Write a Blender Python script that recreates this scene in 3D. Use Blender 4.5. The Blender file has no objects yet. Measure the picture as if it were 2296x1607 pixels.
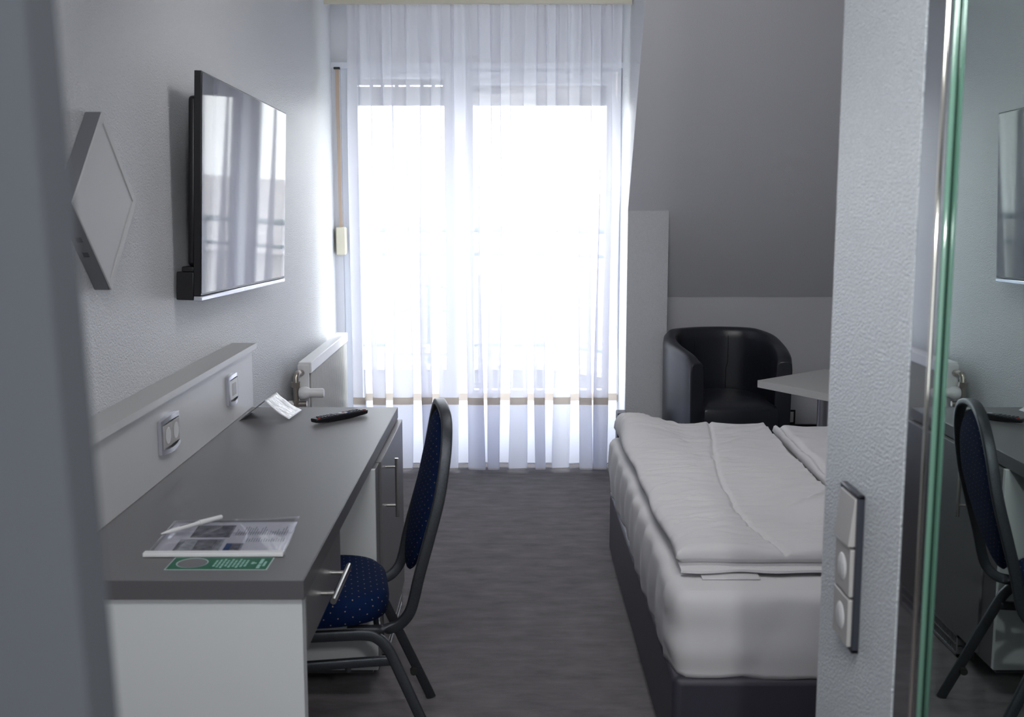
import bpy, bmesh, math, random
from mathutils import Vector, Matrix, noise
random.seed(7)
sc = bpy.context.scene
R = math.radians
# ------------------------------------------------------------------ camera
cam_d = bpy.data.cameras.new('camera'); cam = bpy.data.objects.new('camera', cam_d)
sc.collection.objects.link(cam); sc.camera = cam
cam.location = (0, 0, 1.52); cam.rotation_euler = (R(90 - 8.2), 0, 0)
cam_d.sensor_width = 36; cam_d.lens = 36 * 2520 / 2296
cam_d.clip_start = 0.05; cam_d.clip_end = 400
cam_d.dof.use_dof = True; cam_d.dof.focus_distance = 5.0; cam_d.dof.aperture_fstop = 7.0
# ------------------------------------------------------------------ world, lights, exposure
w = bpy.data.worlds.new('sky'); sc.world = w; w.use_nodes = True
bg = w.node_tree.nodes['Background']; bg.inputs[0].default_value = (0.955, 0.965, 1.0, 1); bg.inputs[1].default_value = 6.0
def area(name, loc, rot, sx, sy, power, col=(1, 1, 1)):
    d = bpy.data.lights.new(name, 'AREA'); d.shape = 'RECTANGLE'; d.size = sx; d.size_y = sy; d.energy = power; d.color = col
    o = bpy.data.objects.new(name, d); sc.collection.objects.link(o); o.location = loc; o.rotation_euler = rot
    return o
pt = area('window_portal', (-0.15, 6.74, 1.3), (R(-90), 0, 0), 1.8, 2.1, 1); pt.data.cycles.is_portal = True
area('entry_lamp', (0.36, -0.42, 1.86), (R(80), 0, R(12)), 0.09, 0.09, 7.5, (0.97, 0.98, 1.0))
area('overhead_fill', (-0.10, 0.72, 2.56), (R(38), 0, 0), 0.7, 0.35, 10.5, (0.97, 0.98, 1.0))  # added fill overhead, brightens the room but misses the door leaf's near face
area('room_fill', (0.30, 3.3, 2.57), (R(52), 0, 0), 0.8, 0.5, 10.0, (1.0, 0.985, 0.98))  # unseen fill added to lift the roof slope and far walls
area('rear_fill', (0.0, -1.15, 1.45), (R(84), 0, 0), 0.9, 1.5, 4.2, (0.90, 0.95, 1.0))  # soft fill added behind the camera, no real opening there
sc.view_settings.view_transform = 'Standard'; sc.view_settings.look = 'None'
sc.view_settings.exposure = 1.0; sc.view_settings.gamma = 1.0; sc.view_settings.use_curve_mapping = False
sc.cycles.max_bounces = 12; sc.cycles.diffuse_bounces = 6; sc.cycles.glossy_bounces = 6
sc.cycles.transparent_max_bounces = 24; sc.cycles.transmission_bounces = 8
sc.cycles.caustics_reflective = False; sc.cycles.caustics_refractive = False
sc.cycles.sample_clamp_indirect = 6.0
sc.cycles.use_denoising = True

# ------------------------------------------------------------------ materials
def mat(name, col, rough=0.5, metal=0.0, spec=0.5, bump=None, noise_col=None, coat=0, sheen=0):
    """bump=(scale, strength, distance[, detail]); noise_col=(scale, amount[, stretch])"""
    m = bpy.data.materials.new(name); m.use_nodes = True; nt = m.node_tree; p = nt.nodes['Principled BSDF']
    p.inputs['Base Color'].default_value = (*col, 1); p.inputs['Roughness'].default_value = rough
    p.inputs['Metallic'].default_value = metal; p.inputs['Specular IOR Level'].default_value = spec
    p.inputs['Coat Weight'].default_value = coat
    if sheen: p.inputs['Sheen Weight'].default_value = sheen
    tc = nt.nodes.new('ShaderNodeTexCoord')
    if bump:
        n = nt.nodes.new('ShaderNodeTexNoise'); n.inputs['Scale'].default_value = bump[0]
        n.inputs['Detail'].default_value = bump[3] if len(bump) > 3 else 3
        nt.links.new(tc.outputs['Object'], n.inputs['Vector'])
        b = nt.nodes.new('ShaderNodeBump'); b.inputs['Strength'].default_value = bump[1]; b.inputs['Distance'].default_value = bump[2]
        nt.links.new(n.outputs['Fac'], b.inputs['Height']); nt.links.new(b.outputs['Normal'], p.inputs['Normal'])
    if noise_col:
        mp = nt.nodes.new('ShaderNodeMapping')
        if len(noise_col) > 2: mp.inputs['Scale'].default_value = noise_col[2]
        nt.links.new(tc.outputs['Object'], mp.inputs['Vector'])
        n = nt.nodes.new('ShaderNodeTexNoise'); n.inputs['Scale'].default_value = noise_col[0]; n.inputs['Detail'].default_value = 6
        n.inputs['Roughness'].default_value = 0.65
        nt.links.new(mp.outputs['Vector'], n.inputs['Vector'])
        r = nt.nodes.new('ShaderNodeValToRGB'); a = noise_col[1]
        r.color_ramp.elements[0].position = 0.3; r.color_ramp.elements[1].position = 0.7
        r.color_ramp.elements[0].color = (*[c * (1 - a) for c in col], 1); r.color_ramp.elements[1].color = (*[min(1, c * (1 + a)) for c in col], 1)
        nt.links.new(n.outputs['Fac'], r.inputs['Fac']); nt.links.new(r.outputs['Color'], p.inputs['Base Color'])
    return m
M = {}
M['wall'] = mat('wall_plaster', (0.71, 0.72, 0.74), 0.36, spec=0.6, bump=(230, 1.0, 0.006, 3), noise_col=(420, 0.13))
M['wall_plain'] = mat('wall_paint', (0.70, 0.71, 0.73), 0.6, bump=(220, 0.35, 0.002, 3))
M['pier'] = mat('coarse_plaster', (0.66, 0.70, 0.73), 0.33, spec=0.6, bump=(240, 1.0, 0.0055, 3), noise_col=(260, 0.14))
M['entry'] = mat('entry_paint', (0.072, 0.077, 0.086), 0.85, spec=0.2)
M['ceiling'] = mat('ceiling_paint', (0.75, 0.75, 0.76), 0.8)
M['slope'] = mat('slope_plaster', (0.64, 0.645, 0.67), 0.75, bump=(160, 0.35, 0.003, 3))
M['carpet'] = mat('carpet', (0.125, 0.112, 0.118), 1.0, spec=0.1, bump=(500, 0.6, 0.004, 2), noise_col=(7.0, 0.38, (1.0, 2.4, 1)), sheen=0.25)
M['desk'] = mat('grey_laminate', (0.150, 0.146, 0.152), 0.38, spec=0.5, noise_col=(400, 0.06))
M['desk_edge'] = mat('grey_edge_band', (0.115, 0.113, 0.120), 0.42)
M['white_lam'] = mat('white_laminate', (0.72, 0.74, 0.74), 0.45)
M['ledge'] = mat('pale_grey_laminate', (0.46, 0.46, 0.45), 0.40)
M['ledge_edge'] = mat('pale_edge', (0.66, 0.66, 0.66), 0.35)
M['steel'] = mat('brushed_steel', (0.62, 0.60, 0.57), 0.25, metal=1)
M['chrome'] = mat('chrome_plastic', (0.72, 0.73, 0.80), 0.18, metal=0.85)
M['alu'] = mat('grey_aluminium', (0.42, 0.42, 0.44), 0.3, metal=0.8)
M['plastic_w'] = mat('white_plastic', (0.78, 0.78, 0.78), 0.35)
M['plastic_g'] = mat('grey_plastic', (0.45, 0.44, 0.43), 0.4)
M['plastic_d'] = mat('dark_plastic', (0.035, 0.037, 0.05), 0.3)
M['black'] = mat('black_plastic', (0.006, 0.006, 0.009), 0.35)
M['screen'] = mat('tv_glass', (0.010, 0.010, 0.014), 0.04, spec=0.5)
M['bottom_strip'] = mat('clear_trim', (0.62, 0.64, 0.72), 0.15, metal=0.6)
M['leather'] = mat('dark_leather', (0.020, 0.022, 0.030), 0.33, bump=(300, 0.25, 0.001))
M['bed_leather'] = mat('bed_leather', (0.045, 0.042, 0.060), 0.5, bump=(240, 0.25, 0.001))
M['linen'] = mat('white_linen', (0.69, 0.68, 0.69), 0.85, spec=0.2, bump=(700, 0.2, 0.0006))
M['linen2'] = mat('white_duvet_linen', (0.70, 0.69, 0.70), 0.85, spec=0.2, bump=(18, 0.35, 0.012, 4))
M['hammer'] = mat('hammertone_grey_metal', (0.060, 0.065, 0.074), 0.30, metal=0.55, bump=(800, 0.6, 0.0008, 2), noise_col=(500, 0.35))
M['beige'] = mat('beige_rail', (0.72, 0.69, 0.56), 0.35)
M['cream'] = mat('cream_plastic', (0.72, 0.68, 0.52), 0.4)
M['strap'] = mat('tan_strap', (0.52, 0.40, 0.30), 0.8)
M['radiator'] = mat('radiator_enamel', (0.46, 0.455, 0.43), 0.3)
M['brass'] = mat('nickel_brass', (0.46, 0.42, 0.37), 0.3, metal=0.9)
M['frame_w'] = mat('white_window_frame', (0.80, 0.83, 0.88), 0.35)
M['shutter'] = mat('shutter_grey', (0.30, 0.30, 0.31), 0.6)
M['tabletop'] = mat('table_laminate', (0.50, 0.50, 0.48), 0.45)
M['paper'] = mat('paper', (0.72, 0.72, 0.75), 0.4)
M['glossy_paper'] = mat('crumpled_glossy_paper', (0.85, 0.85, 0.88), 0.22, bump=(35, 0.8, 0.006, 3))
M['ink'] = mat('ink_grey', (0.22, 0.22, 0.25), 0.6)
M['photo_dark'] = mat('printed_photo', (0.14, 0.14, 0.16), 0.5, noise_col=(60, 0.9))
M['photo_mid'] = mat('printed_photo_pale', (0.32, 0.33, 0.35), 0.5, noise_col=(50, 0.5))
M['blue_ink'] = mat('blue_ink', (0.02, 0.07, 0.22), 0.5)
M['green'] = mat('green_card', (0.0, 0.115, 0.055), 0.45)
M['green_ink'] = mat('pale_print', (0.28, 0.50, 0.43), 0.5)
M['card_edge'] = mat('card_edge', (0.50, 0.60, 0.58), 0.4)
M['led'] = mat('lamp_diffuser', (0.52, 0.52, 0.52), 0.5)
M['led_frame'] = mat('lamp_frame', (0.15, 0.155, 0.17), 0.45)
M['rubber'] = mat('dark_rubber', (0.02, 0.02, 0.02), 0.7)
M['red'] = mat('red_button', (0.35, 0.02, 0.02), 0.4)
M['mirror'] = mat('mirror_glass', (0.58, 0.67, 0.64), 0.012, metal=1)
M['mirror2'] = mat('rear_mirror_glass', (0.50, 0.52, 0.54), 0.03, metal=1)
M['glass_edge'] = mat('green_glass_edge', (0.16, 0.32, 0.24), 0.12, spec=0.8, coat=0.6)
M['profile'] = mat('aluminium_profile', (0.95, 0.92, 0.82), 0.10, metal=1)
M['rail_green'] = mat('green_railing', (0.18, 0.26, 0.24), 0.5)
M['concrete'] = mat('balcony_concrete', (0.30, 0.30, 0.31), 0.9, noise_col=(6, 0.15))
M['coping'] = mat('pale_coping', (0.80, 0.80, 0.80), 0.7)
M['facade'] = mat('beige_facade', (0.60, 0.57, 0.54), 0.9, noise_col=(1.5, 0.08))
M['roof'] = mat('tile_roof', (0.46, 0.43, 0.42), 0.9, noise_col=(3, 0.2))
M['land'] = mat('street_ground', (0.25, 0.25, 0.23), 1.0, noise_col=(0.2, 0.3))

def thin_mat(name, col, trans, translucent=0.5, tcol=(1, 1, 1)):
    m = bpy.data.materials.new(name); m.use_nodes = True; nt = m.node_tree; nt.nodes.clear()
    o = nt.nodes.new('ShaderNodeOutputMaterial'); t = nt.nodes.new('ShaderNodeBsdfTransparent'); t.inputs[0].default_value = (*tcol, 1)
    d = nt.nodes.new('ShaderNodeBsdfDiffuse'); d.inputs[0].default_value = (*col, 1)
    l = nt.nodes.new('ShaderNodeBsdfTranslucent'); l.inputs[0].default_value = (*col, 1)
    a = nt.nodes.new('ShaderNodeMixShader'); a.inputs[0].default_value = translucent
    b = nt.nodes.new('ShaderNodeMixShader'); b.inputs[0].default_value = 1 - trans
    nt.links.new(d.outputs[0], a.inputs[1]); nt.links.new(l.outputs[0], a.inputs[2])
    nt.links.new(t.outputs[0], b.inputs[1]); nt.links.new(a.outputs[0], b.inputs[2]); nt.links.new(b.outputs[0], o.inputs[0])
    return m
M['sheer'] = thin_mat('sheer_voile', (0.84, 0.84, 0.91), 0.25, 0.52)
M['sheer_low'] = thin_mat('sheer_voile_lower', (0.84, 0.86, 0.95), 0.08, 0.5)
M['ribbon'] = thin_mat('tan_ribbon', (0.60, 0.53, 0.45), 0.05, 0.5)
def glass_mat(name, tint, refl):
    m = bpy.data.materials.new(name); m.use_nodes = True; nt = m.node_tree; nt.nodes.clear()
    o = nt.nodes.new('ShaderNodeOutputMaterial'); t = nt.nodes.new('ShaderNodeBsdfTransparent'); t.inputs[0].default_value = (*tint, 1)
    g = nt.nodes.new('ShaderNodeBsdfGlossy'); g.inputs['Roughness'].default_value = 0.02
    b = nt.nodes.new('ShaderNodeMixShader'); b.inputs[0].default_value = refl
    nt.links.new(t.outputs[0], b.inputs[1]); nt.links.new(g.outputs[0], b.inputs[2]); nt.links.new(b.outputs[0], o.inputs[0])
    return m
M['pane'] = glass_mat('window_glass', (0.96, 0.98, 0.97), 0.05)
M['foil'] = glass_mat('clear_foil', (0.93, 0.93, 0.95), 0.10)

def fabric_dots(name, base, dot):
    m = bpy.data.materials.new(name); m.use_nodes = True; nt = m.node_tree; p = nt.nodes['Principled BSDF']
    p.inputs['Roughness'].default_value = 0.9; p.inputs['Specular IOR Level'].default_value = 0.15
    p.inputs['Sheen Weight'].default_value = 0.0
    uv = nt.nodes.new('ShaderNodeUVMap'); uv.uv_map = 'UVMap'
    def cell(off):
        mp = nt.nodes.new('ShaderNodeMapping'); mp.inputs['Scale'].default_value = (1 / 0.034, 1 / 0.034, 1); mp.inputs['Location'].default_value = (off, off, 0)
        nt.links.new(uv.outputs[0], mp.inputs[0])
        fr = nt.nodes.new('ShaderNodeVectorMath'); fr.operation = 'FRACTION'; nt.links.new(mp.outputs[0], fr.inputs[0])
        sb = nt.nodes.new('ShaderNodeVectorMath'); sb.operation = 'SUBTRACT'; sb.inputs[1].default_value = (0.5, 0.5, 0); nt.links.new(fr.outputs[0], sb.inputs[0])
        ln = nt.nodes.new('ShaderNodeVectorMath'); ln.operation = 'LENGTH'; nt.links.new(sb.outputs[0], ln.inputs[0])
        lt = nt.nodes.new('ShaderNodeMath'); lt.operation = 'LESS_THAN'; lt.inputs[1].default_value = 0.045; nt.links.new(ln.outputs['Value'], lt.inputs[0])
        return lt
    a = cell(0.0); b = cell(0.5)
    mx = nt.nodes.new('ShaderNodeMath'); mx.operation = 'MAXIMUM'; nt.links.new(a.outputs[0], mx.inputs[0]); nt.links.new(b.outputs[0], mx.inputs[1])
    mc = nt.nodes.new('ShaderNodeMix'); mc.data_type = 'RGBA'
    mc.inputs[6].default_value = (*base, 1); mc.inputs[7].default_value = (*dot, 1)
    nt.links.new(mx.outputs[0], mc.inputs[0]); nt.links.new(mc.outputs[2], p.inputs['Base Color'])
    return m
M['blue'] = fabric_dots('blue_dotted_fabric', (0.0022, 0.0125, 0.056), (0.34, 0.28, 0.22))

# ------------------------------------------------------------------ object helpers
def link(o): sc.collection.objects.link(o); return o
def tag(o, label=None, cat=None, group=None, kind=None):
    if label: o['label'] = label
    if cat: o['category'] = cat
    if group: o['group'] = group
    if kind: o['kind'] = kind
    return o
def empty(name, loc, rz=0, label=None, cat=None, group=None, kind=None):
    o = bpy.data.objects.new(name, None); link(o); o.location = loc; o.rotation_euler = (0, 0, rz); o.empty_display_size = 0.1
    return tag(o, label, cat, group, kind)
class MB:
    """collects shapes, builds one mesh object. Coordinates: world for top-level/unrotated roots (root offset removed), local if local=True"""
    def __init__(s): s.bm = bmesh.new(); s.uvs = None
    def face(s, vs):
        try: return s.bm.faces.new(vs)
        except ValueError: return None
    def box(s, x0, y0, z0, x1, y1, z1, mtx=None):
        c = [(x, y, z) for z in (z0, z1) for y in (y0, y1) for x in (x0, x1)]
        v = [s.bm.verts.new(mtx @ Vector(p) if mtx else p) for p in c]
        for f in ((0, 2, 3, 1), (4, 5, 7, 6), (0, 1, 5, 4), (2, 6, 7, 3), (0, 4, 6, 2), (1, 3, 7, 5)): s.face([v[i] for i in f])
        return s
    def poly(s, pts, ext):
        """extrude polygon pts by vector ext"""
        e = Vector(ext); a = [s.bm.verts.new(p) for p in pts]; b = [s.bm.verts.new(Vector(p) + e) for p in pts]
        n = len(pts); s.face(a[::-1]); s.face(b)
        for i in range(n): s.face([a[i], a[(i + 1) % n], b[(i + 1) % n], b[i]])
        return s
    def sweep(s, path, prof, closed=False, up=Vector((0, 0, 1))):
        """prof: list of (a,b) offsets: a along side vector, b along normal"""
        path = [Vector(p) for p in path]; n = len(path); rings = []
        for i, p in enumerate(path):
            if closed: t = path[(i + 1) % n] - path[i - 1]
            else: t = path[min(i + 1, n - 1)] - path[max(i - 1, 0)]
            t.normalize(); side = t.cross(up)
            if side.length < 1e-4: side = t.cross(Vector((0, 1, 0)))
            side.normalize(); nn = side.cross(t).normalized()
            rings.append([s.bm.verts.new(p + side * a + nn * b) for a, b in prof])
        m = len(prof)
        for i in range(n if closed else n - 1):
            r0, r1 = rings[i], rings[(i + 1) % n]
            for k in range(m): s.face([r0[k], r0[(k + 1) % m], r1[(k + 1) % m], r1[k]])
        if not closed: s.face(rings[0][::-1]); s.face(rings[-1])
        return s
    def tube(s, path, r, n=12, closed=False, up=Vector((0, 0, 1))):
        return s.sweep(path, [(r * math.cos(2 * math.pi * k / n), r * math.sin(2 * math.pi * k / n)) for k in range(n)], closed, up)
    def cyl(s, a, b, r, n=20, r2=None):
        a, b = Vector(a), Vector(b); t = (b - a).normalized(); up = Vector((0, 0, 1)) if abs(t.z) < 0.9 else Vector((1, 0, 0))
        u = t.cross(up).normalized(); v = t.cross(u); r2 = r if r2 is None else r2
        A = [s.bm.verts.new(a + (u * math.cos(2 * math.pi * k / n) + v * math.sin(2 * math.pi * k / n)) * r) for k in range(n)]
        B = [s.bm.verts.new(b + (u * math.cos(2 * math.pi * k / n) + v * math.sin(2 * math.pi * k / n)) * r2) for k in range(n)]
        s.face(A); s.face(B[::-1])
        for k in range(n): s.face([A[k], B[k], B[(k + 1) % n], A[(k + 1) % n]])
        return s
    def lathe(s, prof, c, axis='z', n=28):
        rings = []
        for (r, h) in prof:
            ring = []
            for k in range(n):
                a = 2 * math.pi * k / n; q = (r * math.cos(a), r * math.sin(a), h)
                if axis == 'y': q = (q[0], h, q[1])
                if axis == 'x': q = (h, q[0], q[1])
                ring.append(s.bm.verts.new((c[0] + q[0], c[1] + q[1], c[2] + q[2])))
            rings.append(ring)
        for i in range(len(rings) - 1):
            for k in range(n): s.face([rings[i][k], rings[i][(k + 1) % n], rings[i + 1][(k + 1) % n], rings[i + 1][k]])
        s.face(rings[0][::-1]); s.face(rings[-1])
        return s
    def grid(s, nx, ny, fn, closed_u=False):
        g = [[s.bm.verts.new(fn(i / nx, j / ny)) for j in range(ny + 1)] for i in range(nx + (0 if closed_u else 1))]
        fs = []
        for i in range(nx):
            for j in range(ny):
                a, b = g[i], g[(i + 1) % len(g)]
                fs.append(s.face([a[j], b[j], b[j + 1], a[j + 1]]))
        return g
    def build(s, name, m, root=None, parent=None, bevel=0, seg=2, smooth=False, local=False, uv=None, angle=None, mats=None, matf=None, solid=0, subd=0):
        bm = s.bm
        bmesh.ops.recalc_face_normals(bm, faces=bm.faces)
        if root is not None and not local:
            inv = (Matrix.Translation(root.location) @ Matrix.Rotation(root.rotation_euler.z, 4, 'Z')).inverted()
            bmesh.ops.transform(bm, matrix=inv, verts=bm.verts)
        if uv:
            l = bm.loops.layers.uv.new('UVMap')
            for f in bm.faces:
                for lp in f.loops: lp[l].uv = uv(lp.vert.co, f.normal)
        if matf:
            for f in bm.faces: f.material_index = matf(f.calc_center_median())
        me = bpy.data.meshes.new(name); bm.to_mesh(me); bm.free()
        for q in (mats or [m]): me.materials.append(q)
        o = bpy.data.objects.new(name, me); link(o)
        if parent is not None: o.parent = parent
        elif root is not None: o.parent = root
        if bevel:
            b = o.modifiers.new('bevel', 'BEVEL'); b.width = bevel; b.segments = seg; b.limit_method = 'ANGLE'; b.angle_limit = R(40)
        if subd:
            b = o.modifiers.new('subd', 'SUBSURF'); b.levels = subd; b.render_levels = subd
        if solid:
            b = o.modifiers.new('solid', 'SOLIDIFY'); b.thickness = solid; b.offset = 0
        if smooth or bevel:
            for p in me.polygons: p.use_smooth = True
            if not smooth or angle:
                try:
                    bpy.context.view_layer.objects.active = o
                    me.set_sharp_from_angle(angle=R(angle or 40))
                except Exception: pass
        return o
def rbox(x0, y0, z0, x1, y1, z1): return MB().box(x0, y0, z0, x1, y1, z1)
def struct(o, label=None): return tag(o, label=label, kind='structure')
def spline(pts, n=8):
    out = []; P = [Vector(p) for p in pts]; P = [2 * P[0] - P[1]] + P + [2 * P[-1] - P[-2]]
    for i in range(1, len(P) - 2):
        for k in range(n):
            t = k / n; a, b, c, d = P[i - 1], P[i], P[i + 1], P[i + 2]
            out.append(0.5 * ((2 * b) + (c - a) * t + (2 * a - 5 * b + 4 * c - d) * t * t + (3 * b - a - 3 * c + d) * t ** 3))
    out.append(P[-2]); return out

# ------------------------------------------------------------------ room shell
WX = -1.033; WY = 6.60; CZ = 2.62; CX = 0.63        # left wall face, window wall, ceiling, dormer cheek
PY = 6.158                                            # pier face
struct(rbox(-1.3, -1.6, -0.2, 3.0, 6.8, 0.0).build('floor', M['carpet']), 'dark grey mottled carpet floor')
struct(rbox(WX - 0.2, -1.6, 0, WX, 6.8, CZ).build('wall_left', M['wall']), 'white textured plaster wall behind the television and desk')
struct(rbox(-1.3, -1.6, CZ, 3.0, 6.8, CZ + 0.2).build('ceiling', M['ceiling']), 'white ceiling')
struct(rbox(-1.3, -1.8, 0, 3.0, -1.6, CZ).build('wall_back', M['wall_plain']), 'wall behind the entrance')
b = MB()
b.box(WX - 0.2, WY, 2.27, CX + 0.1, WY + 0.25, CZ).box(WX - 0.2, WY, -0.2, WX + 0.045, WY + 0.25, 2.27)
b.box(WX, WY, -0.2, CX + 0.1, WY + 0.25, 0.15)
struct(b.build('wall_window', M['wall_plain']), 'white wall around and above the balcony window')
# dormer cheek + pier + slope : slope plane passes (y=6.158,z=1.449) and (5.495,2.438)
def ys(z): return 6.158 + 0.670 * (1.449 - z)
b = MB(); zt = CZ
b.poly([(CX, PY, 0), (CX, PY, 1.449), (CX, ys(zt), zt), (CX, 6.8, zt), (CX, 6.8, 0)], (0.10, 0, 0))
b.box(CX + 0.10, PY, 0, 0.853, 6.8, 1.449)
struct(b.build('wall_pier', M['wall']), 'textured white pier and dormer cheek right of the curtain')
ky = 6.495; kz = 0.946
b = MB()
def sl(z, d=-0.004): return ys(z) + d
b.poly([(CX + 0.0005, sl(zt), zt), (CX + 0.0005, sl(1.40), 1.40), (CX + 0.0005, sl(1.40) + 0.06, 1.40), (CX + 0.0005, sl(zt) + 0.16, zt)], (0.2225, 0, 0))
b.poly([(0.853, sl(zt), zt), (0.853, sl(kz), kz), (0.853, sl(kz) + 0.16, kz), (0.853, sl(zt) + 0.16, zt)], (2.147, 0, 0))
struct(b.build('ceiling_slope', M['slope']), 'sloping grey roof wall above the armchair')
struct(rbox(0.853, ky, 0, 3.0, 6.8, kz).build('wall_knee', M['slope']), 'low knee wall behind the armchair')
struct(rbox(0.853, ky - 0.02, 0, 3.0, ky, 0.195).build('band_knee', M['black']), 'black band along the foot of the knee wall')  # low black band standing just proud of the knee wall
struct(rbox(3.0, 1.5, 0, 3.2, 6.8, CZ).build('wall_right', M['wall_plain']), 'far right wall')
# block behind the mirrored doors (bathroom) with the pocket leaf carrying the switches
struct(rbox(0.575, -1.6, 0, 3.0, 1.835, CZ).build('wall_bathroom', M['wall_plain']), 'bathroom block behind the mirrored doors')
struct(rbox(0.525, 1.471, 0, 0.575, 1.835, CZ).build('wall_column', M['pier']), 'coarse glittering plaster column with the switches')
# blurry wall edge right in front of the camera
b = MB()
ex = lambda z: -0.1740 + (1.52 - z) * 0.0335
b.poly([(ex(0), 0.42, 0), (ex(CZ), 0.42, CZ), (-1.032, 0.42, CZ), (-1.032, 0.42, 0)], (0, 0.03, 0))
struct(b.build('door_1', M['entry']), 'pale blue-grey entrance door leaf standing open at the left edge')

# ------------------------------------------------------------------ window and balcony door
win = empty('window_1', (-0.62, WY, 0.36), 0, 'fixed white framed window left of the balcony door', None, None, 'structure')
dr = empty('door_2', (0.16, WY, 0.17), 0, 'white framed glass balcony door behind the sheer curtain', None, None, 'structure')
def frame(x0, x1, z0, z1, t, y0, y1, l=None, r=None, tp=None, bt=None):
    l = l or t; r = r or t; tp = tp or t; bt = bt or t; m = MB()
    m.box(x0, y0, z0, x0 + l, y1, z1).box(x1 - r, y0, z0, x1, y1, z1).box(x0 + l, y0, z1 - tp, x1 - r, y1, z1).box(x0 + l, y0, z0, x1 - r, y1, z0 + bt)
    return m
frame(WX + 0.045, -0.31, 0.15, 2.27, 0.05, WY + 0.02, WY + 0.09, bt=0.12, r=0.04).build('outer_frame', M['frame_w'], win, bevel=0.003)
frame(WX + 0.09, -0.35, 0.27, 2.22, 0.05, WY, WY + 0.06, l=0.055, r=0.04, tp=0.03, bt=0.05).build('sash', M['frame_w'], win, bevel=0.004)
rbox(-0.892, WY + 0.03, 0.31, -0.386, WY + 0.034, 2.20).build('glass_pane', M['pane'], win)
frame(-0.31, CX, 0.15, 2.27, 0.05, WY + 0.02, WY + 0.09, l=0.035, r=0.035, bt=0.03).build('outer_frame', M['frame_w'], dr, bevel=0.003)
frame(-0.28, CX - 0.03, 0.18, 2.225, 0.05, WY - 0.005, WY + 0.06, l=0.055, r=0.055, tp=0.07, bt=0.20).build('sash', M['frame_w'], dr, bevel=0.004)
rbox(-0.232, WY + 0.03, 0.375, 0.55, WY + 0.034, 2.16).build('glass_pane', M['pane'], dr)
m = MB(); m.box(0.592, WY - 0.02, 2.08, 0.604, WY - 0.006, 2.20).box(0.585, WY - 0.018, 2.205, 0.605, WY - 0.006, 2.225); m.build('hinge', M['steel'], dr, bevel=0.001)
m = MB(); m.box(0.592, WY - 0.03, 0.30, 0.612, WY - 0.006, 0.46).box(0.60, WY - 0.045, 0.315, 0.612, WY - 0.03, 0.335); m.build('lower_hinge', M['plastic_w'], dr, bevel=0.003)
MB().box(WX, WY - 0.03, 2.245, CX, WY + 0.019, 2.275).build('trim_1', M['frame_w'])['kind'] = 'structure'
# roller shutter, let down a little
sh = empty('roller_shutter', (-0.15, WY + 0.13, 2.055), 0, 'grey roller shutter lowered a little across the top of the window', 'roller shutter')
def slats(name, x0, x1, z0, z1, gap=None):
    m = MB(); z = z0
    while z < z1 - 0.001:
        m.box(x0, WY + 0.115, z, x1, WY + 0.127, z + 0.049)
        if gap and abs(z - gap) < 0.03:
            x = x0
            while x < x1: m.box(x, WY + 0.116, z + 0.049, min(x + 0.022, x1), WY + 0.126, z + 0.058); x += 0.05 + 0.016 * ((int(x * 100) % 3))
            z += 0.058
        else: z += 0.0500
    return m.build(name, M['shutter'], sh)
slats('slats', -0.98, -0.31, 2.055, 2.30, 2.10); slats('slats', -0.25, 0.60, 2.055, 2.30)
rbox(-0.985, WY + 0.108, 2.045, -0.312, WY + 0.134, 2.056).build('bottom_rail', M['alu'], sh); rbox(-0.25, WY + 0.108, 2.045, 0.60, WY + 0.134, 2.056).build('bottom_rail', M['alu'], sh)
# strap and winder of the shutter
wd = empty('shutter_winder', (-0.995, WY - 0.05, 1.19), 0, 'cream shutter winder box with tan strap beside the curtain', 'winder')
rbox(-1.018, WY - 0.075, 1.185, -0.962, WY - 0.004, 1.345).build('winder_box', M['cream'], wd, bevel=0.008, seg=3)
MB().poly([(-1.006, WY - 0.045, 2.245), (-0.984, WY - 0.045, 2.245), (-0.982, WY - 0.04, 1.34), (-1.002, WY - 0.04, 1.34)], (0, 0.002, 0)).build('strap', M['strap'], wd)
rbox(-1.012, WY - 0.06, 2.235, -0.978, WY - 0.03, 2.246).build('strap_guide', M['black'], wd)

# ------------------------------------------------------------------ outside: balcony and town
struct(rbox(-3.0, 6.85, -0.25, 3.0, 8.1, 0.08).build('floor_balcony', M['concrete']), 'grey balcony floor')
pr = empty('balcony_parapet', (-0.4, 8.05, 0.08), 0, 'low grey balcony parapet with pale coping and green railing', 'parapet')
P0, P1, P2 = (-3.0, 8.0), (0.30, 8.0), (1.3, 6.9)
m = MB(); m.box(-3, 8.0, 0.08, 0.30, 8.12, 0.29); m.poly([(0.30, 8.0, 0.08), (1.3, 6.9, 0.08), (1.4, 6.98, 0.08), (0.30, 8.12, 0.08)], (0, 0, 0.21)); m.build('parapet_wall', M['concrete'], pr)
m = MB(); m.box(-3, 7.97, 0.29, 0.29, 8.15, 0.325); m.poly([(0.29, 7.97, 0.29), (1.28, 6.88, 0.29), (1.44, 6.98, 0.29), (0.29, 8.15, 0.29)], (0, 0, 0.035)); m.build('coping', M['coping'], pr)
for z, r in ((1.287, 0.022), (1.114, 0.014), (0.46, 0.014)):
    MB().cyl((-3, 8.05, z), (0.30, 8.05, z), r, 10).cyl((0.30, 8.05, z), (1.36, 6.9, z), r, 10).build('railing_bar', M['rail_green'], pr, smooth=True)
for x in (-2.4, -1.3, -0.6, 0.30): MB().cyl((x, 8.05, 0.325), (x, 8.05, 1.28), 0.015, 10).build('railing_post', M['rail_green'], pr, smooth=True)
bc = empty('balcony_chair', (-0.62, 7.55, 0.08), 0, 'thin metal garden chair out on the balcony', 'chair')
m = MB()
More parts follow.
